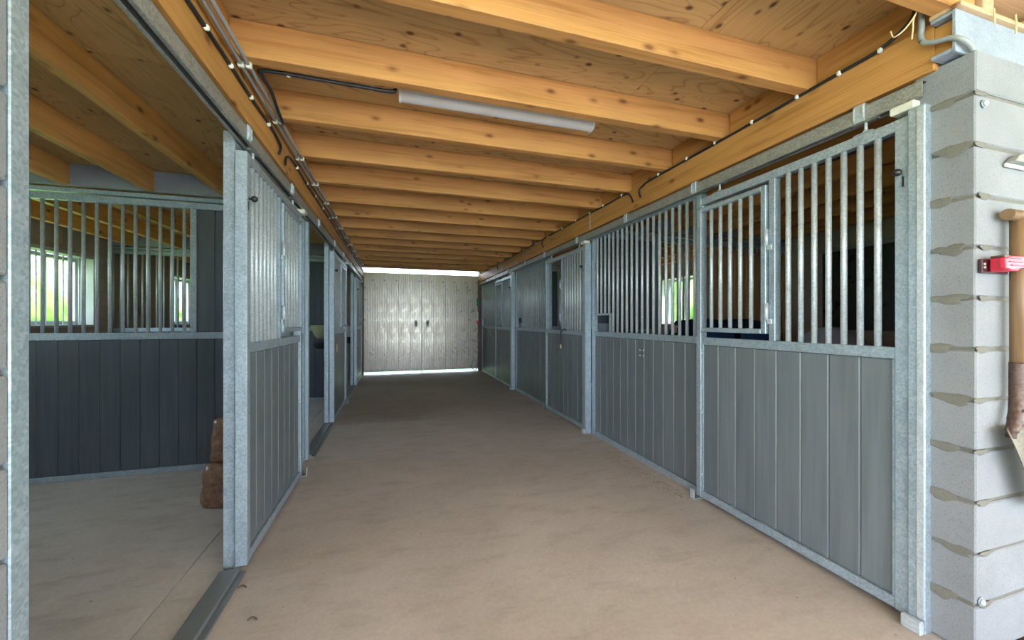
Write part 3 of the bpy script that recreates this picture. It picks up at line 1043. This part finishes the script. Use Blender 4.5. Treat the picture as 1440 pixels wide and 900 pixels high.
xc = XR - 0.011
rp_ = [(xc, 1.075, 2.66), (xc, 1.095, 2.60), (xc, 1.20, 2.553), (xc, 1.37, 2.548), (xc, 1.58, 2.546), (xc, 1.86, 2.542), (xc, 2.15, 2.541), (xc, 2.42, 2.54), (xc, 2.89, 2.536), (xc, 2.96, 2.525), (xc - .004, 3.02, 2.50), (xc - .006, 2.995, 2.43)]
run('black_cable', 'black cable clipped along the near right-hand beam top', rp_, 0.008, 'cable',
    [(xc - 0.004, y, 2.545) for y in (1.20, 1.37, 1.58, 1.86, 2.15, 2.42, 2.75)])
rp2 = [(xc - .004, 3.115, 2.42), (xc, 3.16, 2.49), (xc, 3.24, 2.533), (xc, 3.57, 2.535), (xc, 4.2, 2.542), (xc, 5.3, 2.545), (xc, 6.0, 2.542), (xc, 7.0, 2.540), (xc, 8.2, 2.542), (xc, 9.9, 2.54)]
run('black_cable', 'black cable clipped along the far right-hand beam top', rp2, 0.008, 'cable',
    [(xc - 0.004, y, 2.541) for y in (3.3, 3.65, 3.95, 4.3, 4.7, 5.2, 5.7, 6.3, 7.0, 7.8, 8.6)])
for yy, l in ((5.35, 'second'), (8.0, 'third')):
    run('cable_tail', 'short black cable tail hanging on right beam above the %s stall' % l,
        [(xc - 0.018, yy, 2.515), (xc - .018, yy + 0.06, 2.48), (xc - .008, yy + 0.02, 2.41)], 0.007, 'cable')
vc = thing('vertical_wire', 'thin pale wire running down the right beam by second stall', 'cable', (XR - 0.004, 3.96, 2.36))
place('wire', rod(0.004, 0.19, 'galv_bar', n=6), (XR - 0.005, 3.96, 2.455), vc)

xb = XL + 0.012 + 0.010
run('black_cable', 'black cable clipped to the face of the near left-hand beam',
    [(xb, 1.05, 2.478), (xb, 1.45, 2.476), (xb, 1.8, 2.48), (xb, 2.06, 2.484), (xb, 2.32, 2.482), (xb, 2.6, 2.49), (xb, 2.75, 2.487), (xb + .004, 2.86, 2.46), (xb + .006, 2.82, 2.39)],
    0.0085, 'cable', [(xb + 0.004, y, 2.478) for y in (1.82, 2.06, 2.32, 2.61)])
run('black_cable', 'black cable clipped to the face of the far left-hand beam',
    [(xb + .004, 2.97, 2.38), (xb, 3.02, 2.45), (xb, 3.2, 2.49), (xb, 3.8, 2.48), (xb, 4.6, 2.485), (xb, 5.6, 2.48), (xb, 7.0, 2.485), (xb, 9.9, 2.48)],
    0.0085, 'cable', [(xb + 0.004, y, 2.484) for y in (3.3, 3.65, 4.0, 4.4, 4.8, 5.3, 5.8, 6.5, 7.3, 8.2)])
for i, (dx, lb) in enumerate(((0.030, 'beside the beam'), (0.062, 'on the aisle side'))):
    x = XL + 0.012 + dx
    t = run('conduit', 'grey conduit tube under the joists along left beam, %s' % lb,
            [(x, 1.02, 2.536), (x, 2.3, 2.536), (x, 2.9, 2.535), (x, 5.0, 2.536), (x, 10.0, 2.536)], 0.0095, 'conduit', cat='conduit')
    for y in (1.54, 2.13, 2.68, 3.24, 3.81, 4.38, 4.94, 5.5, 6.07, 6.63, 7.2, 7.76, 8.9):
        place('tube_clip', cbox(0.027, 0.022, 0.03, 'cream', 0.005), (x, y, 2.534), t)
run('lamp_cable', 'black cable under the plywood feeding the strip lamp',
    [(-0.655, 2.66, 2.515), (-0.645, 2.50, 2.522), (-0.638, 2.36, 2.545), (-0.648, 2.25, 2.56), (-0.62, 2.203, 2.562), (-0.3, 2.203, 2.562), (-0.03, 2.205, 2.562), (0.0, 2.24, 2.60), (0.02, 2.33, 2.68)], 0.0095, 'cable',
    [(-0.52, 2.206, 2.562), (-0.12, 2.206, 2.562)])
xp = XR - 0.035
run('grey_pipe', 'bent grey pipe beside the blue lintel above the block pillar',
    [(xp, 1.045, 2.70), (xp, 1.045, 2.54), (xp, 1.048, 2.50), (xp - .004, 1.035, 2.462), (xp - .006, 1.00, 2.44), (xp - .004, 0.955, 2.425), (2.10, 0.930, 2.405), (2.135, 0.925, 2.39), (2.17, 0.930, 2.377)],
    0.0105, 'pipe', cat='pipe')

# straw wisps hanging at the corner
for i, pts in enumerate(([(2.02, 1.00, 2.60), (2.015, 1.03, 2.545), (2.01, 1.055, 2.515), (2.0, 1.075, 2.50), (2.0, 1.09, 2.505), (1.995, 1.095, 2.53)],
                         [(2.03, 1.01, 2.60), (2.028, 1.035, 2.55), (2.03, 1.04, 2.51), (2.033, 1.045, 2.47)],
                         [(2.29, 0.921, 2.56), (2.288, 0.918, 2.53), (2.292, 0.919, 2.50)],
                         [(2.44, 0.921, 2.57), (2.438, 0.918, 2.53), (2.436, 0.919, 2.49)])):
    tag(place('straw_wisp', sweep([Vector(p) - Vector(pts[0]) for p in pts], 0.003, 'straw', 6), pts[0]),
        ['curly straw wisp hanging by the black cable at the entrance', 'straight straw wisp hanging by the black cable at the entrance',
         'short straw stalk hanging over the blue lintel near its end', 'short straw stalk hanging over the blue lintel farther right'][i], 'straw')

# ------------------------------------------------------------------ tools on the block pillar
yw = Y_FRONT0
rail = thing('tool_rail', 'dark maroon tool rail with red clip on the block pillar', 'tool holder', (2.3, yw, 1.5))
bx('rail_plate', 2.165, 2.62, yw - 0.014, yw - 0.003, 1.497, 1.552, 'maroon', rail, 0.002)
for z in (1.531, 1.519):
    place('screw', rod(0.005, 0.004, 'white', 'y', 8), (2.176, yw - 0.016, z), rail)
out = [(2.150, 1.506), (2.146, 1.546), (2.19, 1.553), (2.42, 1.560), (2.42, 1.530), (2.26, 1.510), (2.19, 1.500)]
cl = place('clip_jaw', prism([(q[0] - 2.28, q[1] - 1.53) for q in out], 0.016, 'red', 'y', 0.003), (2.28, yw - 0.072, 1.53), rail)
place('clip_body', cbox(0.085, 0.046, 0.05, 'red', 0.004), (2.245, yw - 0.0385, 1.528), cl)
for z in (1.545, 1.532, 1.519):
    place('clip_rib', cbox(0.085, 0.004, 0.004, 'red', 0.001), (2.20 + (1.545 - z), yw - 0.0815, z), cl)
bx('clip_pad', 2.205, 2.285, yw - 0.055, yw - 0.018, 1.5535, 1.562, 'rust_steel', rail, 0.002)

sh = thing('shovel', 'old wooden-handled shovel hanging blade down on the block pillar', 'shovel', (2.34, yw - 0.04, 0.55))
xs, ysv = 2.338, yw - 0.0375
place('shaft', rod(0.0215, 0.60, 'shaft', n=20), (xs, ysv, 1.42), sh)
place('grip', rod(0.021, 0.15, 'shaft', 'x', 16), (xs + 0.004, ysv, 1.725), sh)
sock = [(xs, ysv, 1.15), (xs, ysv, 1.08), (xs - 0.001, ysv, 1.02), (xs - 0.012, ysv - 0.002, 0.97), (xs - 0.032, ysv - 0.004, 0.925), (xs - 0.05, ysv - 0.004, 0.885), (xs - 0.052, ysv - .002, 0.86)]
me = sweep([Vector(p) - Vector(sock[0]) for p in sock], 0.021, 'rust_steel', 14, True, [0.0235, 0.0235, 0.023, 0.021, 0.019, 0.015])
place('socket', me, sock[0], sh)
# dished blade
bm = bmesh.new()
NU, NV = 12, 12
front = []
back = []
for j in range(NV + 1):
    t = j / NV
    zc = 0.900 - 0.34 * t
    hw = 0.122 * (1 - 0.45 * t) if t < 0.7 else 0.122 * 0.685 * math.sqrt(max(0, 1 - ((t - 0.7) / 0.3) ** 2)) + 0.004
    lean = 0.13 * t
    rf, rb = [], []
    for i in range(NU + 1):
        u = -1 + 2 * i / NU
        x = hw * u + lean
        dish = 0.022 * u * u + 0.012 * math.sin(t * math.pi) 
        rf.append(bm.verts.new((x, -dish, zc - 0.7)))
        rb.append(bm.verts.new((x, -dish + 0.003, zc - 0.7)))
    front.append(rf); back.append(rb)
for j in range(NV):
    for i in range(NU):
        bm.faces.new((front[j][i], front[j][i + 1], front[j + 1][i + 1], front[j + 1][i]))
        bm.faces.new((back[j][i], back[j + 1][i], back[j + 1][i + 1], back[j][i + 1]))
    bm.faces.new((front[j][0], front[j + 1][0], back[j + 1][0], back[j][0]))
    bm.faces.new((front[j][NU], back[j][NU], back[j + 1][NU], front[j + 1][NU]))
for i in range(NU):
    bm.faces.new((front[0][i], back[0][i], back[0][i + 1], front[0][i + 1]))
    bm.faces.new((front[NV][i], front[NV][i + 1], back[NV][i + 1], back[NV][i]))
bmesh.ops.recalc_face_normals(bm, faces=bm.faces)
bl = place('blade', finish(bm, 'blade', 'blade', True), (xs + 0.005, ysv + 0.005, 0.7), sh)
place('blade_rivet', ball(0.007, 'rust_steel'), (xs - 0.02, ysv - 0.0215, 0.965), sh)

hk = thing('wall_bracket', 'perforated dark steel bracket high on the block pillar', 'bracket', (2.45, yw, 1.95))
out = [(2.335, 1.945), (2.37, 1.972), (2.42, 1.985), (2.62, 1.99), (2.62, 1.945)]
place('bracket_plate', prism([(q[0] - 2.45, q[1] - 1.96) for q in out], 0.03, 'galv_dull', 'y', 0.002), (2.45, yw - 0.018, 1.96), hk)
for x in (2.40, 2.44, 2.49):
    place('hole_rim', rod(0.008, 0.004, 'white', 'y', 10), (x, yw - 0.0345, 1.97), hk)
bx('bracket_base', 2.33, 2.62, yw - 0.012, yw - 0.002, 1.928, 1.944, 'sill', hk)
for (x, z, nm) in ((2.20, 2.16, 'small steel bolt high on the block pillar front'), (2.18, 0.22, 'small round steel bolt low on the block pillar front')):
    bt = thing('wall_bolt', nm, 'bolt', (x, yw, z))
    place('bolt_head', ball(0.012, 'galv_bar', 1, 0.6, 1), (x, yw - 0.009, z), bt)
    place('washer', rod(0.016, 0.003, 'galv', 'y', 14), (x, yw - 0.0035, z), bt)

# ------------------------------------------------------------------ wrapped bales in the first left stall
def sack(sx, sy, sz, seed):
    rnd = random.Random(seed)
    bm = bmesh.new()
    bmesh.ops.create_cube(bm, size=1)
    bmesh.ops.subdivide_edges(bm, edges=list(bm.edges), cuts=7, use_grid_fill=True)
    for v in bm.verts:
        x, y, z = v.co * 2
        # rounded box that narrows to the top and sags in the middle
        k = (abs(x) ** 9 + abs(y) ** 9 + abs(z) ** 9) ** (1 / 9)
        x, y, z = x / k, y / k, z / k
        tp = 1 - 0.10 * (z + 1) / 2
        wob = 0.025 * math.sin(7 * z + 3 * y + seed) + 0.02 * math.sin(11 * y + 5 * x)
        v.co = (x * sx / 2 * tp * (1 + wob), y * sy / 2 * tp * (1 + wob), z * sz / 2)
    return finish(bm, 'sack', 'sack', True)
s1 = thing('wrapped_bale', 'lower brown plastic-wrapped bale behind the nearest left post', 'bale', (-1.11, 3.36, 0))
place('bale_body', sack(0.40, 0.42, 0.32, 1), (-1.11, 3.36, 0.16), s1)
place('wrap_seam', sweep([(-0.165, -0.205, -0.01), (-0.10, -0.208, 0.0), (0.05, -0.208, 0.005), (0.15, -0.205, 0.0)], 0.004, 'sack', 6), (-1.11, 3.36, 0.17), s1)
s2 = thing('wrapped_bale', 'upper brown plastic-wrapped bale behind the nearest left post', 'bale', (-1.07, 3.36, 0.32))
place('bale_body', sack(0.37, 0.40, 0.31, 4), (-1.07, 3.36, 0.475), s2)

# ------------------------------------------------------------------ things stored in the first right stall
def loft(rings, mat):
    bm = bmesh.new()
    vs_ = [[bm.verts.new(p) for p in r] for r in rings]
    n = len(rings[0])
    for a, b in zip(vs_, vs_[1:]):
        for i in range(n):
            bm.faces.new((a[i], a[(i + 1) % n], b[(i + 1) % n], b[i]))
    bm.faces.new(vs_[0][::-1]); bm.faces.new(vs_[-1])
    bmesh.ops.recalc_face_normals(bm, faces=bm.faces)
    return finish(bm, 'loft', mat, True)

# navy blanket folded over a pole along the partition
bk = thing('horse_blanket', 'navy blanket draped over a rack behind the right partition bars', 'blanket', (4.0, 3.75, 0))
prof = [(-0.10, 0.0), (-0.11, 0.25), (-0.09, 0.40), (-0.04, 0.46), (0.04, 0.46), (0.09, 0.40), (0.11, 0.25), (0.10, 0.0)]
rings = []
for i in range(25):
    t = i / 24
    x = 3.10 + 1.25 * t
    rings.append([(x - 4.0, a * (1 + 0.06 * math.sin(9 * t * 3 + q)), 0.87 + b * (1.0 if 0.04 < t else 0.8) + (0.012 * math.sin(7 * t * 2 + q) if 0 < q < 7 else 0)) for q, (a, b) in enumerate(prof)])
place('blanket_cloth', loft(rings, 'navy'), (4.0, 3.75, 0), bk)
for x in (3.2, 4.25):
    bx('rack_leg', x - 0.02, x + 0.02, 3.73, 3.77, 0.0, 0.8695, 'galv_dull', bk)
place('blanket_tab', cbox(0.05, 0.10, 0.10, 'pink', 0.02), (3.11, 3.75, 1.22), bk)['label'] = 'pink blanket lining'
# rough planks leaning on the partition
rnd = random.Random(5)
x = 3.90
i = 0
while x < 5.2:
    w_ = rnd.choice((0.07, 0.09, 0.11))
    o = place('wooden_plank', cbox(w_, 0.028, 2.22 + rnd.uniform(-0.02, 0.03), 'plank', 0.004), (x + w_ / 2, 4.03 + rnd.uniform(0, 0.006), 1.125), None, (math.radians(-1.2), 0, 0))
    tag(o, 'rough brown plank leaning on the bars of the right-hand stall partition', 'plank', 'planks leaning in the first right stall')
    x += w_ + rnd.uniform(0.015, 0.05)
# blue bags
for i, (x, y, lb) in enumerate(((3.52, 3.05, 'blue bag with dark flap next to the grey-blue tub'), (3.36, 3.35, 'dark blue bag between the tub and the blanket'))):
    bg_ = thing('storage_bag', lb, 'bag', (x, y, 0))
    rings = []
    for j in range(9):
        t = j / 8
        r = 0.17 * (1 - 0.25 * t * t) + 0.01 * math.sin(6 * t)
        rings.append([(r * 1.15 * math.copysign(abs(math.cos(a)) ** 0.7, math.cos(a)), 0.8 * r * math.copysign(abs(math.sin(a)) ** 0.7, math.sin(a)), 1.19 * t) for a in [2 * math.pi * q / 20 for q in range(20)]])
    place('bag_body', loft(rings, 'blue'), (x, y, 0), bg_)
    place('bag_flap', cbox(0.26, 0.20, 0.05, 'navy', 0.02), (x, y, 1.218), bg_)
    place('bag_strap', sweep([(-0.08, 0, 0), (-0.05, 0, 0.05), (0.05, 0, 0.05), (0.08, 0, 0)], 0.01, 'navy', 8), (x, y, 1.24), bg_)
# upturned slate-blue tub
tubp = thing('upturned_tub', 'grey-blue domed plastic tub behind the near right door bars', 'tub', (3.90, 2.60, 0))
rings = []
for j in range(17):
    t = j / 16
    if t < 0.4:
        r, z = 0.36 - 0.01 * t, 0.78 * t / 0.4
    else:
        a = (t - 0.4) / 0.6 * math.pi / 2
        r, z = 0.352 * math.cos(a) + 0.003, 0.80 + 0.46 * math.sin(a)
    rings.append([(r * math.cos(2 * math.pi * q / 28), r * math.sin(2 * math.pi * q / 28), z) for q in range(28)])
place('tub_shell', loft(rings, 'slate'), (3.90, 2.60, 0), tubp)
place('tub_rim', sweep([(0.37 * math.cos(2 * math.pi * q / 24), 0.37 * math.sin(2 * math.pi * q / 24), 0) for q in range(25)], 0.012, 'slate', 8, False), (3.90, 2.60, 0.012), tubp)
ch = run('chain', 'dark chain sagging across the first right stall ceiling', [(2.74, 1.30, 2.415), (2.72, 1.6, 2.36), (2.72, 2.0, 2.37), (2.74, 2.4, 2.415)], 0.011, 'rust_steel', cat='chain')

# lead rope on the second right door, tag on the second left door
rope = run('lead_rope', 'black rope hanging on the second right-hand stable door', [(XR - 0.012, 4.60, 1.205), (XR - 0.016, 4.70, 1.195), (XR - 0.018, 4.745, 1.15), (XR - 0.018, 4.75, 1.0)], 0.008, 'cable', cat='rope')
place('rope_tag', cbox(0.012, 0.03, 0.05, 'straw', 0.003), (XR - 0.018, 4.75, 0.975), rope)
tag(place('door_tag', cbox(0.008, 0.12, 0.10, 'tan', 0.002), (XL + 0.015, 5.50, 0.965), None, (math.radians(12), 0, 0)), 'small tan card hanging on the middle left stable door', 'card')

# manger in the second left stall
mg = thing('corner_manger', 'pale green plastic manger over black bowl in second left stall', 'manger', (-1.10, 6.85, 0.85))
rings = []
for j in range(9):
    t = j / 8
    r = 0.10 + 0.11 * t ** 0.6
    rings.append([(r * math.cos(2 * math.pi * q / 20), r * math.sin(2 * math.pi * q / 20), 0.22 * t) for q in range(20)])
place('manger_basin', loft(rings, 'manger'), (-1.10, 6.86, 1.03), mg)
rings = []
for j in range(7):
    t = j / 6
    r = 0.09 + 0.10 * t ** 0.5
    rings.append([(r * math.cos(2 * math.pi * q / 20), r * math.sin(2 * math.pi * q / 20), 0.10 * t) for q in range(20)])
place('manger_bowl', loft(rings, 'black'), (-1.10, 6.88, 0.87), mg)
mg2 = thing('drinking_trough', 'white drinking trough in the farthest left stall', 'trough', (-1.10, 9.8, 0.0))
bx('trough_body', -1.30, -0.90, 9.72, 10.05, 0.95, 1.22, 'white', mg2, 0.02)
bx('trough_base', -1.27, -0.93, 9.75, 10.05, 0.80, 0.9495, 'black', mg2, 0.01)
bx('trough_stand', -1.15, -1.05, 9.85, 9.95, 0.0, 0.7995, 'galv_dull', mg2)

# bits hanging by the far gates
tag(bx('teal_box', 2.06, 2.117, 10.02, 10.061, 1.72, 1.92, 'teal', b=0.004), 'small teal box on the jamb right of the far gates', 'box')
tag(bx('junction_box', 2.10, 2.128, 9.98, 10.055, 2.40, 2.54, 'white', b=0.006), 'white junction box at the top of the right gate jamb', 'box')
rt = thing('hung_tool', 'red and white hand tool hanging beside the far gates', 'tool', (2.09, 10.04, 1.2))
bx('tool_handle', 2.075, 2.10, 10.03, 10.06, 1.33, 1.56, 'white', rt, 0.005)
bx('tool_head', 2.06, 2.11, 10.03, 10.06, 1.25, 1.3295, 'red', rt, 0.005)
hp_ = [(2.00 + 0.07 * math.cos(a), 10.02, 0.165 + 0.15 * math.sin(a)) for a in [math.pi * 2 * q / 20 for q in range(21)]]
tag(place('hose_loop', sweep([Vector(p) - Vector(hp_[0]) for p in hp_], 0.012, 'conduit', 8, False), hp_[0]), 'grey hose loop standing on the floor by the far gates', 'hose')

# dead leaf bits on the aisle floor
for i, (x, y) in enumerate(((-0.72, 2.20), (-0.60, 1.95))):
    tag(place('dry_leaf', sweep([(-0.02, 0, 0), (0.0, 0.004, 0.006), (0.02, -0.01, 0.003)], 0.004, 'bark', 5), (x, y, 0.004)),
        ['small dry brown leaf on the floor by the left sill', 'smaller dry brown leaf nearer the camera on the floor'][i], 'leaf')

# chaff swept against the foot of the right-hand fronts: too fine to count
bm = bmesh.new()
rnd = random.Random(11)
for i in range(420):
    y = 2.35 + 2.6 * rnd.random()
    x = XR - 0.03 - abs(rnd.gauss(0, 0.07))
    a = rnd.random() * math.pi
    ln, wd = rnd.uniform(0.003, 0.009), rnd.uniform(0.001, 0.003)
    u = Vector((math.cos(a), math.sin(a), 0)) * ln
    w = Vector((-math.sin(a), math.cos(a), 0)) * wd
    c0 = Vector((x, y, 0.0008))
    vs_ = [bm.verts.new(c0 + q + Vector((0, 0, h))) for h in (0, 0.002) for q in (-u - w, u - w, u + w, -u + w)]
    bm.faces.new(vs_[:4][::-1]); bm.faces.new(vs_[4:])
    for q in range(4):
        bm.faces.new((vs_[q], vs_[(q + 1) % 4], vs_[4 + (q + 1) % 4], vs_[4 + q]))
tag(place('straw_chaff', finish(bm, 'chaff', 'chaff'), (0, 0, 0)), 'fine straw chaff scattered along the foot of the right-hand doors', 'straw', kind='stuff')

# ------------------------------------------------------------------ planting seen through the windows
def bush(x, y, r, h, label, seed):
    t = thing('garden_bush', label, 'bush', (x, y, -0.12), 'bushes outside the stable windows')
    rnd = random.Random(seed)
    bm = bmesh.new()
    bmesh.ops.create_icosphere(bm, subdivisions=4, radius=1)
    from mathutils import noise as mn
    for v in bm.verts:
        n = mn.fractal(v.co * 2.2 + Vector((seed * 3.1, 0, 0)), 0.9, 2.1, 5)
        v.co = v.co * (1 + 0.35 * n)
        v.co.x *= r; v.co.y *= r; v.co.z = (v.co.z + 1) * h / 2
    place('foliage', finish(bm, 'foliage', 'leaf', True), (x, y, 0.1), t)
    place('stem', rod(0.07, 0.6, 'bark', n=8), (x, y, 0.1), t)
k = 0
spots = [(-15, 12, 1.9, 2.6), (-15, 18, 2.0, 3.6), (-15.5, 24, 2.0, 4.0), (-16, 30, 2.0, 3.4), (-17, 37, 2.2, 3.0),
         (11, 8.5, 1.5, 3.2), (11, 13.5, 1.7, 4.2), (12, 19.5, 1.9, 4.4)]
labs = ['round green bush outside the left stall window, nearest', 'round green bush outside the left window, second along',
        'taller green bush outside the left window, third along', 'large green bush far outside the left windows',
        'most distant green bush outside the left windows', 'tall green bush outside the right stall window, nearest',
        'tall green bush outside the right window, second along', 'tallest green bush outside the right windows, farthest']
for i, (x, y, r, h) in enumerate(spots):
    bush(x, y, r, h, labs[i], i + 1)
